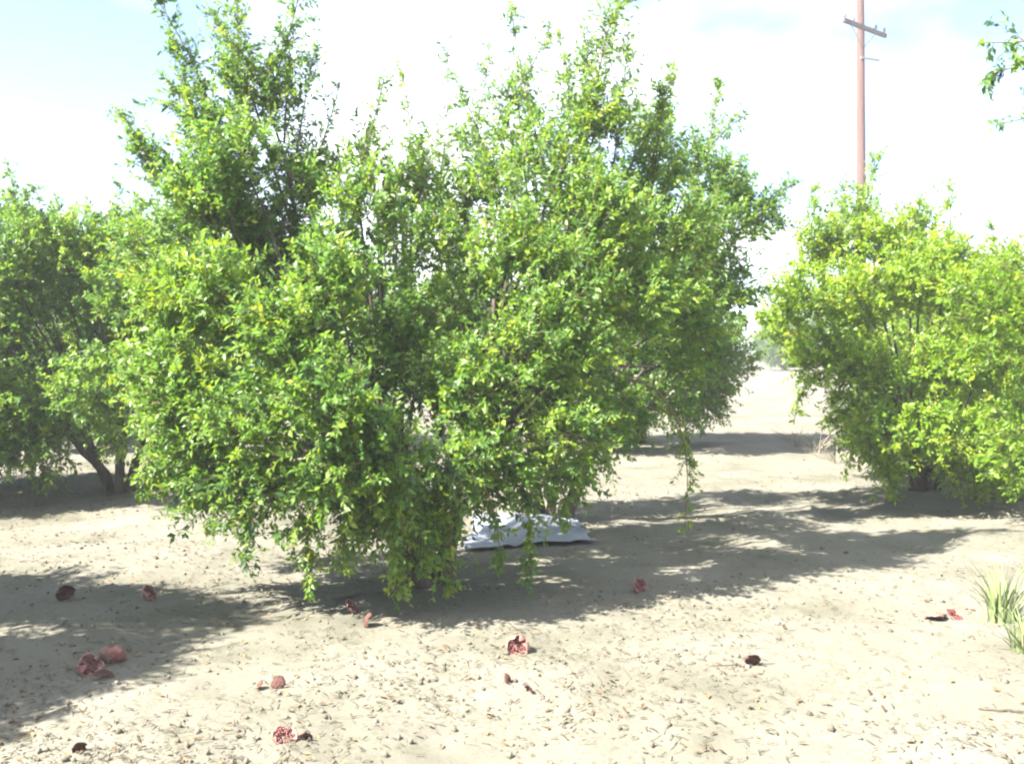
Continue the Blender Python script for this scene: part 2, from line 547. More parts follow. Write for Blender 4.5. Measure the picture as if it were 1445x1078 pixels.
A_sh = [
    up(310, 200, 205, -25, 6.2, 60, .19, .35), up(350, 150, 340, -40, 6.2, 70, .22, .45), up(385, 120, 425, -25, 6.3, 45, .18, .45),
    up(240, 280, 165, 150, 6.3, 36, .17), up(420, 210, 445, 70, 6.5, 30, .16, .35), up(280, 200, 245, 60, 6.3, 40, .18),
    up(845, 150, 905, -25, 6.3, 80, .24, .52), up(760, 200, 722, 20, 6.5, 34, .17, .42), up(820, 170, 830, 40, 6.4, 40, .19),
    up(505, 260, 545, 100, 6.4, 28, .16), up(330, 160, 300, 20, 6.4, 40, .2, .4), up(400, 170, 395, 40, 6.4, 34, .19, .42), up(800, 190, 790, 60, 6.5, 34, .18), up(890, 230, 930, 130, 6.5, 28, .18), up(225, 260, 190, 200, 6.3, 24, .16), up(925, 240, 950, 110, 6.5, 26, .16), up(690, 260, 640, 110, 6.7, 26, .16),
    up(860, 260, 885, 60, 6.5, 40, .2), up(430, 280, 480, 120, 6.6, 26, .16, .4),
    dn(345, 700, 347, 800, 5.2, 30, .17), dn(430, 740, 438, 832, 5.15, 30, .15), dn(555, 720, 560, 838, 5.1, 36, .17, .6),
    dn(625, 690, 632, 835, 5.3, 34, .14, .6), dn(735, 680, 745, 815, 5.5, 24, .13), dn(700, 690, 708, 800, 5.45, 20, .12),
    dn(955, 560, 965, 745, 6.3, 17, .19, .6), dn(985, 600, 975, 690, 6.4, 9, .14, .6), dn(790, 640, 800, 735, 5.6, 22, .13), dn(590, 720, 600, 790, 5.2, 24, .14),
    dn(205, 600, 200, 690, 5.5, 26, .16), dn(490, 730, 480, 800, 5.1, 20, .14),
]
bushA = make_bush('pomegranate_bush', G(592, 826), pxc(A_cl), A_sh, 11,
                  'large two-lobed green pomegranate bush with low drooping branches', GRP, nstem=7)

# ---- the bush behind it, at the plastic sheet
B_cl = [
    (895, 480, 7.5, 52, .8, .4), (850, 545, 7.6, 45, .7, .4), (700, 250, 8.2, 50, .45, .45),
    (625, 290, 8.2, 55, .5, .45), (680, 210, 8.3, 50, .45, .45), (600, 220, 8.4, 42, .35, .45), (730, 140, 8.4, 40, .4, .45), (770, 330, 8.6, 70, .7, .4),
    (650, 370, 8.0, 48, .5, .42), (920, 190, 8.3, 52, .55, .45), (985, 230, 8.2, 52, .5, .42), (1030, 260, 8.2, 42, .45, .4),
    (1000, 330, 8.0, 68, .9, .46), (1060, 310, 8.2, 48, .7, .42), (1030, 410, 8.1, 52, .8, .42), (900, 300, 8.5, 75, .7, .4),
    (940, 420, 8.0, 70, .9, .42), (990, 490, 8.2, 45, .8, .36), (930, 560, 8.0, 48, .9, .42), (880, 590, 7.7, 48, .8, .46),
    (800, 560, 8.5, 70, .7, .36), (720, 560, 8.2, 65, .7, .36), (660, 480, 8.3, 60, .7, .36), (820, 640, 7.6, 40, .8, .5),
    (760, 640, 8.0, 42, .7, .42), (680, 620, 8.0, 50, .7, .4), (1010, 270, 8.8, 60, .5, .4),
]
B_sh = [
    up(990, 220, 1050, 165, 8.2, 22, .18), up(1060, 290, 1125, 255, 8.2, 26, .2, .35), up(930, 190, 945, 95, 8.3, 24, .18), up(620, 240, 628, 60, 8.3, 26, .2),
    up(570, 260, 560, 90, 8.4, 20, .18), up(720, 140, 775, 40, 8.4, 22, .18), up(1000, 210, 1015, 120, 8.3, 18, .18), up(670, 190, 690, 70, 8.3, 20, .18),
    up(1040, 300, 1105, 320, 8.1, 26, .2, .35),
]
bushB = make_bush('pomegranate_bush', G(783, 738), pxc(B_cl), B_sh, 23,
                  'looser green pomegranate bush rising from beside the white plastic sheet on the sand', GRP, nstem=5, ll=.052, M=17)

# ---- dome bushes
def dome(cx, cy, rad, H, n_, seed, low=.18, tb=.48, dnz=.9):
    rng = np.random.RandomState(seed)
    res = []
    for i in range(n_):
        hf = low + (1 - low) * ((i + .5) / n_) * .92
        prof = np.interp(hf, [0, .15, .4, .65, .85, 1], [.55, .8, 1, .95, .68, .3])
        a = i * 2.39996 + rng.normal(0, .25)
        rr = rad * prof * rng.uniform(.62, .82)
        res.append((cx + rr * math.cos(a), cy + rr * math.sin(a), hf * H, rng.uniform(.36, .52), dnz, tb + rng.normal(0, .05)))
    for i in range(max(3, n_ // 6)):
        a = rng.rand() * 6.28
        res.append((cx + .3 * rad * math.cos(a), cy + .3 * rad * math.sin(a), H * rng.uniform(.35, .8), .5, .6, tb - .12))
    return res
def dome_sh(cx, cy, rad, H, n_, seed):
    rng = np.random.RandomState(seed); res = []
    for i in range(n_):
        a = rng.rand() * 6.28; rr = rad * .6 * rng.rand() ** .5
        z0 = H * rng.uniform(.82, .95)
        p0 = np.array([cx + rr * math.cos(a), cy + rr * math.sin(a), z0])
        p1 = p0 + np.array([math.cos(a) * .15, math.sin(a) * .15, 0]) * rng.rand() + np.array([rng.normal(0, .08), rng.normal(0, .08), rng.uniform(.35, .7)])
        res.append((p0, p1, 22, .17, 'shoot', .5))
    return res

rx, ry = G(1305, 692)
R_cl = pxc([
    (1130, 420, 9.8, 58, 1, .55), (1170, 350, 9.9, 55, .9, .55), (1215, 420, 9.3, 65, 1, .58), (1160, 500, 9.5, 55, 1, .52),
    (1240, 340, 9.7, 55, .9, .58), (1300, 400, 9.2, 55, 1, .55), (1335, 370, 9.7, 50, .9, .55), (1225, 520, 9.0, 62, 1, .52),
    (1320, 520, 8.9, 58, 1, .55), (1380, 420, 9.4, 60, 1, .55), (1390, 510, 9.1, 62, 1, .58), (1245, 605, 8.7, 52, 1, .52),
    (1320, 605, 8.6, 55, 1, .52), (1390, 610, 8.7, 58, 1, .56), (1460, 470, 9.6, 60, 1, .5), (1450, 600, 9.6, 60, 1, .5),
    (1195, 580, 9.5, 38, .9, .5), (1255, 655, 8.9, 32, .9, .55), (1395, 660, 8.9, 36, .9, .52), (1215, 300, 10.3, 36, .5, .5),
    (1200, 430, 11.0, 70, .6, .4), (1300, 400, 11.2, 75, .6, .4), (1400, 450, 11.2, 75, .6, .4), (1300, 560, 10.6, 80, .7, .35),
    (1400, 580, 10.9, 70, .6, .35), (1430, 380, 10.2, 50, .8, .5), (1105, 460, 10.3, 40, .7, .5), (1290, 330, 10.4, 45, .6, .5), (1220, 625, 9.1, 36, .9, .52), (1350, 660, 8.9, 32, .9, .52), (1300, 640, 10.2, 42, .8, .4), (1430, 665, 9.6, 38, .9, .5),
])
R_sh = [up(1335, 360, 1337, 262, 9.8, 34, .2, .6), up(1165, 340, 1150, 270, 9.9, 22, .2), up(1215, 330, 1240, 215, 10.1, 26, .2), up(1250, 330, 1195, 250, 10.2, 18, .18, .45),
        up(1285, 330, 1300, 280, 10, 18, .18), up(1385, 380, 1400, 320, 9.8, 18, .18), up(1190, 330, 1185, 262, 10.1, 18, .18),
        dn(1260, 640, 1262, 705, 9.3, 20, .17, .6), dn(1130, 540, 1120, 600, 9.7, 18, .17), dn(1400, 650, 1405, 705, 9.4, 20, .17, .6)]
bushR = make_bush('pomegranate_bush', (rx, ry), R_cl, R_sh, 37,
                  'bright yellow-green pomegranate bush on the sand in front of the utility pole', GRP, leafmat=LEAF_Y, nstem=6, ll=.058, M=17, dens=.98, hub=1.2)

dx_, dy_ = G(170, 694)
bushD = make_bush('pomegranate_bush', (dx_, dy_), dome(dx_ - .3, dy_, 1.75, 2.85, 34, 5, low=.17), dome_sh(dx_ - .3, dy_, 1.75, 2.75, 12, 6), 51,
                  'green pomegranate bush with a dark bare trunk, beyond the two-lobed bush', GRP, nstem=5, ll=.058, M=17, dens=.85)

# further bushes of the rows share those two shapes
for (src, xy, rz, sc, lb, g_) in [
    (bushD, G(893, 628), 1.3, 1.10, 'far pomegranate bush standing in the gap behind the plastic-sheet bush', GRP),
    (bushR, (5.75, 7.7), 2.3, 1.0, 'yellow-green pomegranate bush beside the one at the pole, closest to the green weeds', GRP),
    (bushD, (-7.4, 8.7), 2.9, 1.0, 'pomegranate bush in line with the bare-trunk bush, shading the sand beside it', GRP),
    (bushD, (-4.95, 3.55), 4.2, 1.0, 'pomegranate bush whose shadow falls over the brown split fruit', GRP),
    (bushD, (-2.9, 14.4), 0.7, 1.05, 'half-hidden pomegranate bush behind the bush with the bare trunk', GRP),
    (bushD, (-7.2, 14.6), 5.2, 1.02, 'pomegranate bush in the back row, past the bush with the bare trunk', GRP),
    (bushR, (6.4, 14.8), 1.1, 1.0, 'half-hidden pomegranate bush behind the yellow-green bush at the pole', GRP),
    (bushD, (8.6, 20.5), 3.6, 1.05, 'pomegranate bush in the far row near the pole foot', GRP),
    (bushD, (-13.0, 22.0), 1.7, 1.0, 'small far pomegranate bush at the end of the back row', GRP),
    (bushD, (3.6, 34.0), 5.0, 1.0, 'very distant pomegranate bush seen past the gap between the bushes', GRP),
    (bushD, (14.5, 27.0), .4, 1.05, 'distant pomegranate bush beyond the utility pole bush', GRP),
    (bushD, (17.5, 62.0), 1.0, 1.15, 'faint hazy bush on the horizon seen through the gap', GRP),
    (bushD, (21.5, 72.0), 2.0, 1.2, 'paler hazy bush on the horizon behind the faint one in the gap', GRP),
    (bushD, (-24.0, 60.0), 4.0, 1.2, 'hazy far bush on the horizon past the end of the back row', GRP),
    (bushD, (9.0, 58.0), 3.0, 1.1, 'hazy far bush behind the distant gap bush', GRP),
    (bushD, (-1.0, 21.0), 2.2, 1.05, 'pomegranate bush hidden far behind the two-lobed bush', GRP),
]:
    copy_tree(src, xy, rz, sc, lb, g_, 'pomegranate_bush')

# near bush outside the frame with one arching branch reaching into view
tx, ty = 4.35, 3.3
T_cl = [(tx + .9 * math.cos(a), ty + .9 * math.sin(a), z, .45, .8, .5) for a, z in
        [(0, .8), (1.2, 1.0), (2.4, .9), (3.6, 1.0), (4.8, .9), (.6, 1.8), (1.9, 1.9), (3.1, 2.0), (4.3, 1.9), (5.6, 1.8), (2.5, 2.6), (.5, 2.6), (4.2, 2.6)]]
tipp = P(1400, 85, 3.9)
T_cl += [(3.1, 3.7, 2.75, .3, .6, .5)]
T_sh = [(np.array([3.0, 3.75, 2.85]), P(1392, 60, 3.9), 50, .17, 'shoot', .3), (np.array([3.0, 3.75, 2.7]), P(1415, 175, 3.9), 36, .16, 'shoot', .3),
        (np.array([2.9, 3.8, 2.8]), P(1400, 105, 3.95), 30, .15, 'shoot', .3)]
make_bush('pomegranate_bush', (tx, ty), T_cl, T_sh, 71, 'pomegranate bush with sparse branch tips dangling against the sky near the pole', GRP, nstem=5, M=14, dens=.7)

# ------------------------------------------------------------------ utility pole
POLE = noise_mat('weathered_pole_wood', [(0.3, (0.095, 0.050, 0.042)), (0.7, (0.145, 0.082, 0.072))], scale=3, bump=.4, stretch=(6, 6, .3))
GREYW = noise_mat('grey_crossarm_wood', [(0.3, (0.085, 0.068, 0.064)), (0.7, (0.14, 0.115, 0.108))], scale=5, bump=.3)
STEEL = noise_mat('galvanised_steel', [(0.3, (0.22, 0.23, 0.24)), (0.7, (0.32, 0.33, 0.34))], scale=9, bump=0, rough=.45)
PORC = noise_mat('porcelain', [(0.3, (0.16, 0.14, 0.13)), (0.7, (0.22, 0.20, 0.19))], scale=6, bump=0, rough=.25, spec=.5)
PY = 34.0
pb = P(1217.5, 480, PY); ptop = P(1214, -75, PY)
pole = ob('utility_pole', None, label='tall reddish wooden utility pole with a crossarm behind the yellow-green bush', cat='utility pole', loc=(pb[0], PY, 0))
zt = ptop[2]
lean = (ptop[0] - pb[0])
nseg = 14
pth = np.array([[lean * k / nseg, 0, -.4 + (zt + .4) * k / nseg] for k in range(nseg + 1)])
V, F = tube(pth, np.linspace(.185, .12, nseg + 1), 14, 3, .012)
F = list(map(tuple, F))
me = bpy.data.meshes.new('pole_shaft')
vl = [tuple(v) for v in V]; top = [nseg * 14 + j for j in range(14)]
me.from_pydata(vl, [], F + [tuple(top)]); me.materials.append(POLE)
for q in me.polygons: q.use_smooth = len(q.vertices) == 4
ob('shaft', me, pole)

def boxm(name, c, half, mat, rot=None, bev=.0):
    import bmesh
    bm = bmesh.new()
    bmesh.ops.create_cube(bm, size=2)
    for v in bm.verts: v.co = Vector((v.co.x * half[0], v.co.y * half[1], v.co.z * half[2]))
    if bev: bmesh.ops.bevel(bm, geom=bm.edges[:], offset=bev, segments=2, affect='EDGES')
    me = bpy.data.meshes.new(name); bm.to_mesh(me); bm.free(); me.materials.append(mat)
    return me
# crossarm: near end to the left, far end to the right
ah = P(1217, 42, PY)[2]
arm_rot = R(39)
def pole_x(z): return lean * (z + .4) / (zt + .4)
ax0 = pole_x(ah)
off = Vector((math.sin(arm_rot), -math.cos(arm_rot), 0)) * .17
ca = ob('crossarm', boxm('crossarm', 0, (1.34, .055, .07), GREYW, bev=.008), pole, loc=(ax0 + off.x, off.y, ah))
ca.rotation_euler = (0, 0, arm_rot)
def lathe(name, prof, mat, k=10):
    V = [(r * math.cos(2 * math.pi * j / k), r * math.sin(2 * math.pi * j / k), z) for r, z in prof for j in range(k)]
    F = [(i * k + j, i * k + (j + 1) % k, (i + 1) * k + (j + 1) % k, (i + 1) * k + j) for i in range(len(prof) - 1) for j in range(k)]
    F += [tuple(range(k))[::-1], tuple((len(prof) - 1) * k + j for j in range(k))]
    me = bpy.data.meshes.new(name); me.from_pydata(V, [], F); me.materials.append(mat)
    for q in me.polygons: q.use_smooth = len(q.vertices) == 4
    return me
ins = lathe('insulator', [(.015, .0), (.02, .06), (.05, .07), (.055, .10), (.035, .12), (.05, .13), (.045, .17), (.025, .19), (.02, .205)], PORC)
for s in (-1.25, -.7, .7, 1.25):
    i_ = ob('insulator', ins, ca, loc=(s, 0, .068))
# two flat steel braces
for s in (-1, 1):
    a = np.array([s * .75, .062, -.05]); b2 = np.array([s * .07, .062, -.62])
    V, F = tube(np.linspace(a, b2, 3), [.016] * 3, 6, 1, 0)
    ob('brace', raw_mesh('brace', V, F, STEEL), ca)
# a lower short bracket on the shaft
lz = P(1217, 84, PY)[2]
lb_ = ob('lower_bracket', boxm('lower_bracket', 0, (.42, .03, .03), STEEL, bev=.005), pole, loc=(pole_x(lz) + .32, -.02, lz))
lb_.rotation_euler = (0, 0, .4)

# ------------------------------------------------------------------ white plastic sheet
SHEET = noise_mat('white_plastic', [(0.3, (0.22, 0.245, 0.30)), (0.7, (0.31, 0.33, 0.38))], scale=4, rough=.45, bump=.25, bscale=22, spec=.4, trans=.15)
rng = np.random.RandomState(5)
nu, nv = 60, 66
U, Vv = np.meshgrid(np.linspace(0, 1, nu), np.linspace(0, 1, nv))
c00, c10 = np.array(G(655, 783)), np.array(G(842, 776))
c01, c11 = np.array(G(672, 735)), np.array(G(812, 736))
xy = ((1 - U) * (1 - Vv))[..., None] * c00 + (U * (1 - Vv))[..., None] * c10 + ((1 - U) * Vv)[..., None] * c01 + (U * Vv)[..., None] * c11
ex = .07 * (vnoise(U * 7 + 3, Vv * 7) - .5); ey = .14 * (vnoise(U * 6 + 20, Vv * 6 + 5) - .5)
xs = xy[..., 0] + ex; ys = xy[..., 1] + ey
r_ = vnoise(U * 5 + Vv * 3, Vv * 6 - U * 2 + 11)
r2_ = vnoise(U * 13 + 2, Vv * 12 + 31)
edge = np.minimum(np.minimum(U, 1 - U), np.minimum(Vv, 1 - Vv))
zz = .03 + .08 * np.abs(r_ - .5) * 1.6 * np.clip(edge * 7 + .25, 0, 1) + .09 * np.abs(r2_ - .5) + .03 * np.sin(U * 9 + Vv * 5) ** 2
zz = .48 * zz + .05 * np.exp(-((U - .62) ** 2 + (Vv - .75) ** 2) / .03)
zb = hgt(xs, ys)
sv = np.stack([xs.ravel(), ys.ravel(), (zb + zz).ravel()], 1)
o0 = np.array([*G(750, 765), 0.0])
ii = (np.arange(nv - 1)[:, None] * nu + np.arange(nu - 1)[None]).ravel()
sq = np.stack([ii, ii + 1, ii + nu + 1, ii + nu], 1)
so2 = ob('plastic_sheet', raw_mesh('plastic_sheet', sv - o0, sq, SHEET, smooth=True), label='crumpled white plastic sheet lying on the sand under the bushes', cat='plastic sheet', loc=tuple(o0))
md = so2.modifiers.new('thick', 'SOLIDIFY'); md.thickness = .004

# ------------------------------------------------------------------ fallen fruit
RIND = noise_mat('pomegranate_rind', [(0.3, (0.15, 0.055, 0.046)), (0.5, (0.25, 0.112, 0.092)), (0.68, (0.28, 0.19, 0.155))], scale=22, bump=.3, rough=.5, spec=.4)
RIND_D = noise_mat('dried_rind', [(0.3, (0.045, 0.022, 0.018)), (0.7, (0.13, 0.06, 0.045))], scale=26, bump=.6, rough=.8)
PITH = noise_mat('pale_pith', [(0.3, (0.20, 0.10, 0.08)), (0.7, (0.30, 0.19, 0.15))], scale=30, bump=.3, rough=.8)
ARIL = noise_mat('red_arils', [(0.3, (0.11, 0.028, 0.026)), (0.7, (0.20, 0.065, 0.058))], scale=40, bump=0, rough=.25, spec=.5)

def fruit_shell(r, open_frac, seed, thick=.10, squash=1.0):
    """outer and inner skin of a fruit with a torn opening at the top"""
    rng = np.random.RandomState(seed)
    K, Lr = 18, 9
    rim = [math.pi * open_frac * (1 + .22 * rng.normal()) for _ in range(K)]
    V = []; F = []
    def ring(rad, th, j, i):
        a = 2 * math.pi * j / K
        lump = 1 + .05 * math.sin(3 * a + seed) + .04 * math.sin(5 * a + 2 * th)
        return (rad * lump * math.sin(th) * math.cos(a), rad * lump * math.sin(th) * math.sin(a), -rad * math.cos(th) * squash)
    for sh in (1, 1 - thick):
        for i in range(Lr):
            for j in range(K):
                th = (i / (Lr - 1)) * rim[j]
                th = max(th, .02)
                V.append(ring(r * sh, th, j, i))
    nO = Lr * K
    Fo = []; Fi = []
    for i in range(Lr - 1):
        for j in range(K):
            j2 = (j + 1) % K
            Fo.append((i * K + j2, i * K + j, (i + 1) * K + j, (i + 1) * K + j2))
            Fi.append((nO + i * K + j, nO + i * K + j2, nO + (i + 1) * K + j2, nO + (i + 1) * K + j))
    Fr = [((Lr - 1) * K + j, nO + (Lr - 1) * K + j, nO + (Lr - 1) * K + (j + 1) % K, (Lr - 1) * K + (j + 1) % K) for j in range(K)]
    return V, Fo, Fi + Fr

def fruit(px, py, wpx, label, open_frac=.6, tilt=(.6, .3), spin=0, squash=.85, dry=False, arils=True, seed=1, cat='pomegranate', name='fallen_pomegranate', group=None):
    x, y = G(px, py)
    r = wpx / FPX * y * .54; squash *= .62
    root = ob(name, None, label=label, cat=cat, group=group)
    V, Fo, Fi = fruit_shell(r, open_frac, seed, squash=squash)
    from mathutils import Euler
    E = Euler((tilt[0], tilt[1], spin))
    M3 = E.to_matrix()
    Vw = [M3 @ Vector(v) for v in V]
    zmin = min(v.z for v in Vw)
    h0 = float(hgt(x, y))
    root.location = (x, y, h0 - zmin - r * .26)
    root.rotation_euler = E
    me = bpy.data.meshes.new('rind'); me.from_pydata(V, [], Fo + Fi)
    me.materials.append(RIND_D if dry else RIND); me.materials.append(RIND_D if dry else PITH)
    for i, q in enumerate(me.polygons):
        q.use_smooth = True
        if i >= len(Fo): q.material_index = 1
    ob('rind', me, root)
    # calyx crown at the lower pole
    K = 6; cv = []; cf = []
    for j in range(K):
        a = 2 * math.pi * j / K; da = .42
        p1 = (r * .2 * math.cos(a - da), r * .2 * math.sin(a - da), -r * squash * .96)
        p2 = (r * .2 * math.cos(a + da), r * .2 * math.sin(a + da), -r * squash * .96)
        p3 = (r * .34 * math.cos(a), r * .34 * math.sin(a), -r * squash * 1.38)
        p4 = (r * .13 * math.cos(a), r * .13 * math.sin(a), -r * squash * .98)
        b0 = len(cv); cv += [p1, p2, p3, p4]
        cf += [(b0, b0 + 1, b0 + 2), (b0 + 1, b0 + 3, b0 + 2), (b0 + 3, b0, b0 + 2), (b0, b0 + 3, b0 + 1)]
    me = bpy.data.meshes.new('calyx'); me.from_pydata(cv, [], cf); me.materials.append(RIND_D if dry else RIND)
    ob('calyx', me, root)
    if arils:
        rng = np.random.RandomState(seed)
        oc = np.array([[1, 0, 0], [-1, 0, 0], [0, 1, 0], [0, -1, 0], [0, 0, 1], [0, 0, -1]], float)
        of = np.array([[0, 2, 4], [2, 1, 4], [1, 3, 4], [3, 0, 4], [2, 0, 5], [1, 2, 5], [3, 1, 5], [0, 3, 5]])
        A = Acc()
        for _ in range(70):
            q = rng.normal(0, 1, 3); q /= np.linalg.norm(q); q[2] = -abs(q[2]) * .9
            q *= rng.uniform(.62, .84)
            if rng.rand() < .5: q *= .8
            A.add(oc * r * rng.uniform(.09, .13) + q * np.array([1, 1, squash]) * r, of)
        ob('arils', A.mesh('arils', ARIL, True), root, kind='stuff')
    return root

FG = 'fallen pomegranates on the sand'
fruit(128, 957, 34, 'split brownish-red pomegranate with a pale torn rim, one of a heap of three', .62, (.9, .2), .3, .8, seed=2, group=FG)
fruit(160, 944, 36, 'pomegranate of the heap of three with its rounded pinkish rind turned up', .58, (-.4, .9), 1.1, .85, seed=3, group=FG)
fruit(147, 968, 28, 'smallest piece of the heap of three, plain rind without seeds', .42, (2.4, .2), .3, .6, arils=False, seed=4, group=FG)
fruit(731, 930, 32, 'single bright red split pomegranate on bare sand in front of the big bush', .60, (.8, -.3), .2, .9, seed=5, group=FG)
fruit(402, 1046, 36, 'flattened red half pomegranate open on the sand beside a dark scrap of rind', .45, (.5, .1), .4, .55, seed=6, group=FG)
fruit(432, 1044, 18, 'dark scrap of dried rind beside the flattened red half pomegranate', .5, (2.2, .6), .4, .6, dry=True, arils=False, seed=7, group=FG)
fruit(1322, 874, 32, 'flat dull red piece of pomegranate rind near the green weeds', .42, (2.7, .2), .3, .5, arils=False, seed=8, group=FG)
fruit(1349, 872, 28, 'dull red pomegranate half, lying by a flat piece of rind near the green weeds', .48, (.5, -.3), 1.3, .6, seed=9, group=FG)
fruit(212, 858, 26, 'brown split pomegranate on the shadow edge, between the heap of three and big bush', .6, (.8, .5), 1, .8, seed=10, group=FG)
fruit(93, 861, 26, 'dark brown dried pomegranate lying in the streaky shadow', .5, (2., .4), 1, .8, dry=True, arils=False, seed=12, group=FG)
fruit(520, 892, 22, 'dark dried pomegranate in front of the stems of the two-lobed bush', .5, (1.9, .6), 2, .85, dry=True, arils=False, seed=13, group=FG)
fruit(497, 874, 24, 'dusty brown split pomegranate next to a dark dried one by the stems', .6, (.7, -.5), 2, .8, seed=14, group=FG)
fruit(904, 834, 25, 'dark red pomegranate lying inside the big shadow', .56, (1.1, .4), .5, .85, seed=15, group=FG)
for (px, py, w, lb, sd) in [(367, 976, 15, 'small blackened rind scrap, the rounder of a pair on open sand', 21), (393, 975, 20, 'longer blackened rind scrap of a pair on open sand', 22),
                            (716, 966, 16, 'little dark rind scrap below the single bright red pomegranate', 23), (746, 979, 15, 'tiny dark rind scrap past the bright red pomegranate, farther from the bush', 24),
                            (1062, 942, 22, 'dark dried pomegranate with a thin dry twig, alone on pale sand', 25), (112, 1070, 20, 'dark dried rind scrap with a torn edge, alone among strewn straw', 26)]:
    fruit(px, py, w, lb, .52, (2.1, .5 * math.sin(sd)), sd, .7, dry=True, arils=False, seed=sd, group='dark rind scraps on the sand', name='rind_scrap', cat='fruit scrap')

# ------------------------------------------------------------------ twigs on the ground
def ground_twig(pts, r, label, seed):
    rng = np.random.RandomState(seed)
    g = np.array([G(*q) for q in pts])
    t = np.linspace(0, len(g) - 1, 14)
    xs_ = np.interp(t, range(len(g)), g[:, 0]); ys_ = np.interp(t, range(len(g)), g[:, 1])
    zs_ = hgt(xs_, ys_) + r * .9 + .003 * rng.rand(14)
    path = np.stack([xs_, ys_, zs_], 1) + np.concatenate([rng.normal(0, .005, (14, 2)), np.zeros((14, 1))], 1)
    o_ = path[7].copy()
    A = Acc()
    V, F = tube(path - o_, np.linspace(r, r * .4, 14), 6, seed, .1); A.add(V, F)
    for k in (4, 8):
        e = path[k] + np.array([rng.normal(0, .08), rng.uniform(-.08, .08), .012])
        e[2] = float(hgt(e[0], e[1])) + r
        V, F = tube(np.linspace(path[k], e, 5) - o_, np.linspace(r * .6, r * .3, 5), 5, seed, .1); A.add(V, F)
    ob('fallen_twig', A.mesh('fallen_twig', BARK, True), label=label, cat='twig', loc=tuple(o_), group='fallen twigs')
ground_twig([(1378, 1006), (1405, 1014), (1450, 1016)], .006, 'thin dry twig on the sand below the green weeds', 1)
ground_twig([(1030, 936), (1050, 945), (1078, 938)], .005, 'short dry twig touching a dark dried pomegranate on pale sand', 2)
ground_twig([(470, 862), (520, 850), (575, 846)], .008, 'fallen branch piece lying across the shade by the stems', 3)

# ------------------------------------------------------------------ green weeds at the frame edge
GRASS = tint_mat('weed_green', [(0, (.15, .20, .08)), (.6, (.21, .27, .11)), (1, (.28, .28, .16))], .6)
def weed(px, py, n_, h, spread, label, seed, mat=GRASS, w=.008, name='weed', cat='weed', group='green weeds'):
    rng = np.random.RandomState(seed)
    x, y = G(px, py)
    z = float(hgt(x, y)) - .01
    A = Acc()
    for _ in range(n_):
        a = rng.rand() * 6.28; ln = h * rng.uniform(.55, 1.1); s = spread * rng.rand() ** .7
        d = np.array([math.cos(a), math.sin(a), 0]); b0 = d * rng.rand() * spread * .35
        sd = np.array([-d[1], d[0], 0])
        ts = np.linspace(0, 1, 5)
        c = b0 + d * (ts[:, None] ** 1.8) * s + np.array([0, 0, 1]) * (ts - .25 * ts ** 3 * rng.rand())[:, None] * ln
        ww = w * (1 - ts) ** .6 * rng.uniform(.6, 1.2)
        V = np.concatenate([c - sd * ww[:, None], c + sd * ww[:, None] + np.array([0, 0, .002])], 0)
        F = np.array([[i, i + 1, i + 6, i + 5] for i in range(4)])
        A.add(V, F, np.full(10, np.clip(rng.normal(.5, .25), 0, 1)))
    ob(name, A.mesh(name, mat), label=label, cat=cat, group=group, loc=(x, y, z))
weed(1412, 878, 80, .36, .24, 'upright tuft of pale green grass blades beside the dull red rind', 1)
weed(1446, 925, 60, .22, .2, 'low spreading green grass tuft touching the upright grass tuft', 2)
weed(1452, 815, 30, .20, .12, 'short sparse green weed between the upright grass tuft and the yellow-green bushes', 3)
STRAW = tint_mat('dry_grass', [(0, (.22, .18, .13)), (.6, (.30, .26, .20)), (1, (.36, .32, .26))], .8)
for k, (px, py, h) in enumerate([(1150, 640, .34), (1180, 655, .32), (1125, 628, .38), (1212, 668, .28)]):
    weed(px, py, 45, h, .5, ['tall pale dry grass tuft', 'pale dry grass tuft half under the leaves', 'tallest pale dry grass tuft', 'short pale dry grass tuft'][k] + ' beside the yellow-green bush', 10 + k, STRAW, .0035, 'dry_grass_tuft', 'dry grass', 'dry grass tufts')

# ------------------------------------------------------------------ ground litter (uncountable)
rng = np.random.RandomState(99)
def scatter(n_, ylo=3.1, yhi=13.0):
    y = ylo + (yhi - ylo) * rng.rand(n_ * 4) ** 1.6
    x = (rng.rand(n_ * 4) - .5) * 2 * (y * .62 + .4)
    keep = rng.rand(n_ * 4) < np.clip((.5 * vnoise(x * .9 + 5, y * .9 + 2) + .5 * vnoise(x * 3.1, y * 3.1) - .2) * 1.5, .08, 1) * np.clip(.55 - x * .12, .25, 1)
    x, y = x[keep][:n_], y[keep][:n_]
    return x, y
# straw
x, y = scatter(13000); n_ = len(x)
a = rng.rand(n_) * math.pi; ln = rng.uniform(.006, .028, n_); w = rng.uniform(.0010, .0026, n_)
dv = np.stack([np.cos(a), np.sin(a)], 1); pv = np.stack([-dv[:, 1], dv[:, 0]], 1)
ctr = np.stack([x, y], 1)
rows = []
for s in (-1, 0, 1):
    c2 = ctr + dv * (ln * s)[:, None] + pv * (rng.normal(0, .12, n_) * ln * (s == 0))[:, None]
    for q in (-1, 1):
        e = c2 + pv * (w * q)[:, None]
        z = hgt(e[:, 0], e[:, 1]) + .004 + .006 * rng.rand(n_) + (s == 0) * .004
        rows.append(np.concatenate([e, z[:, None]], 1))
V = np.stack(rows, 1).reshape(-1, 3)
k = np.arange(n_)[:, None] * 6
F = np.concatenate([k + np.array([[0, 1, 3, 2]]), k + np.array([[2, 3, 5, 4]])], 0)
STRAWG = tint_mat('straw_litter', [(0, (.04, .034, .024)), (.5, (.085, .074, .052)), (.85, (.13, .115, .085)), (1, (.17, .155, .12))], .85)
ob('straw_litter', raw_mesh('straw_litter', V, F, STRAWG, np.repeat(rng.rand(n_), 6)), kind='stuff', label='dry straw and mown weed stalks strewn on the sand', cat='straw')
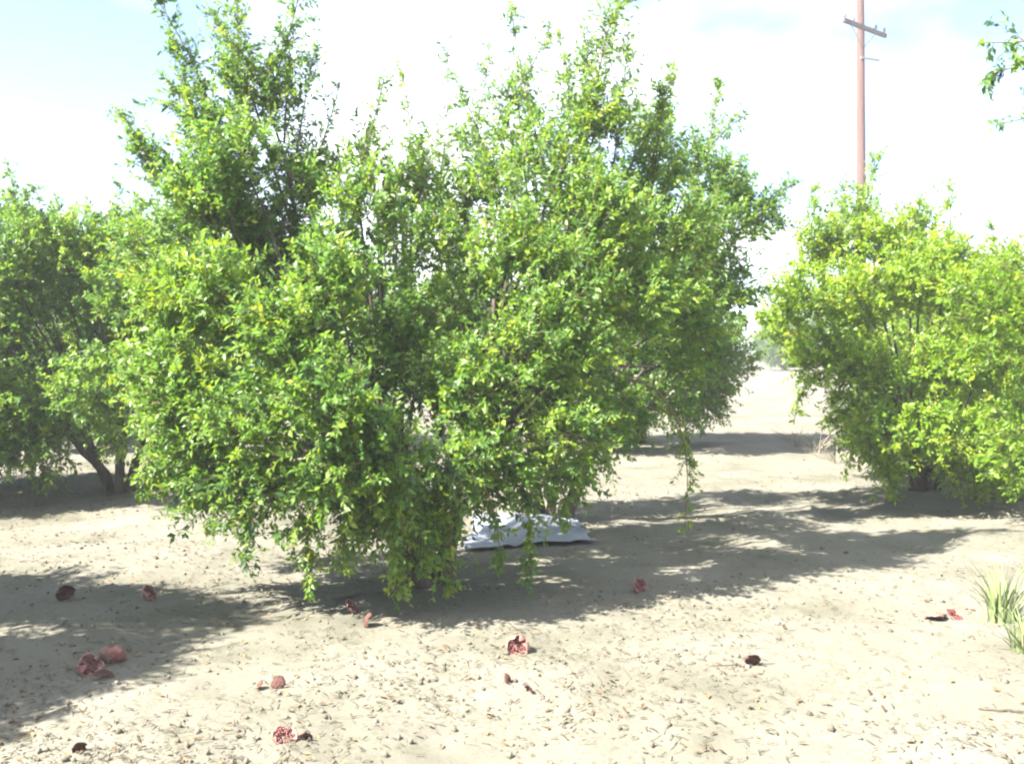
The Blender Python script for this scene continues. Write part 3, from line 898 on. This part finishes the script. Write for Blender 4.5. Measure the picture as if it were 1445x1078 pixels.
# dry leaves
x, y = scatter(2800); n_ = len(x)
p0 = np.stack([x, y, hgt(x, y) + .006], 1)
a = rng.rand(n_) * 6.28
ld = unit(np.stack([np.cos(a), np.sin(a), rng.normal(0, .22, n_)], 1)); nn = unit(np.stack([rng.normal(0, .3, n_), rng.normal(0, .3, n_), np.ones(n_)], 1))
sd = np.cross(ld, nn); sz = rng.uniform(.014, .042, n_)[:, None]; wd = sz * rng.uniform(.16, .28, (n_, 1))
V = np.stack([p0, p0 + ld * sz * .5 + nn * .001, p0 + ld * sz + nn * sz * .15, p0 + ld * sz * .5 + sd * wd + nn * sz * .2, p0 + ld * sz * .5 - sd * wd + nn * sz * .2], 1).reshape(-1, 3)
k = np.arange(n_)[:, None] * 5
F = np.concatenate([k + np.array([[0, 1, 3]]), k + np.array([[3, 1, 2]]), k + np.array([[0, 4, 1]]), k + np.array([[4, 2, 1]])], 0)
DRYL = tint_mat('dry_leaf', [(0, (.05, .03, .018)), (.5, (.17, .10, .045)), (.85, (.24, .17, .075)), (1, (.24, .11, .08))], .7)
ob('dry_leaf_litter', raw_mesh('dry_leaf_litter', V, F, DRYL, np.repeat(rng.rand(n_), 5)), kind='stuff', label='fallen brown and yellow leaves strewn on the sand', cat='leaves')
# clods
x, y = scatter(4000); n_ = len(x)
oc = np.array([[1, 0, 0], [-1, 0, 0], [0, 1, 0], [0, -1, 0], [0, 0, 1], [0, 0, -1]], float)
of = np.array([[0, 2, 4], [2, 1, 4], [1, 3, 4], [3, 0, 4], [2, 0, 5], [1, 2, 5], [3, 1, 5], [0, 3, 5]])
sz = .004 + .013 * rng.rand(n_) ** 3
V = (oc[None] * (sz[:, None] * rng.uniform(.6, 1.4, (n_, 6)))[..., None] + rng.normal(0, .2, (n_, 6, 3)) * sz[:, None, None]
     + np.stack([x, y, hgt(x, y) + sz * .3], 1)[:, None]).reshape(-1, 3)
F = (np.arange(n_)[:, None, None] * 6 + of[None]).reshape(-1, 3)
CLOD = tint_mat('clods', [(0, (.08, .07, .052)), (.6, (.14, .125, .098)), (1, (.18, .165, .135))], .95)
ob('soil_clods', raw_mesh('soil_clods', V, F, CLOD, np.repeat(rng.rand(n_), 6)), kind='stuff', label='small sandy clods and pebbles scattered on the ground', cat='clods')

# ------------------------------------------------------------------ added lens veil
import bmesh
bm = bmesh.new()
bmesh.ops.create_cube(bm, size=2)
htop = max(zt + .6, 8.0)
for v in bm.verts:
    v.co = Vector((v.co.x * 2200, v.co.y * 2200, (htop if v.co.z > 0 else -1.2)))
me = bpy.data.meshes.new('lens_veil'); bm.to_mesh(me); bm.free()
m, n, o = mat_new('lens_veil_volume')
pv = n.nodes.new('ShaderNodeVolumePrincipled')  # scattering box added to imitate the pale wash of lens veil
pv.inputs['Color'].default_value = (0.93, 0.965, 1.0, 1)
pv.inputs['Density'].default_value = 0.0022
pv.inputs['Anisotropy'].default_value = 0.0
n.links.new(pv.outputs[0], o.inputs['Volume'])
me.materials.append(m)
ob('lens_veil', me, kind='stuff')
S.cycles.volume_bounces = 0
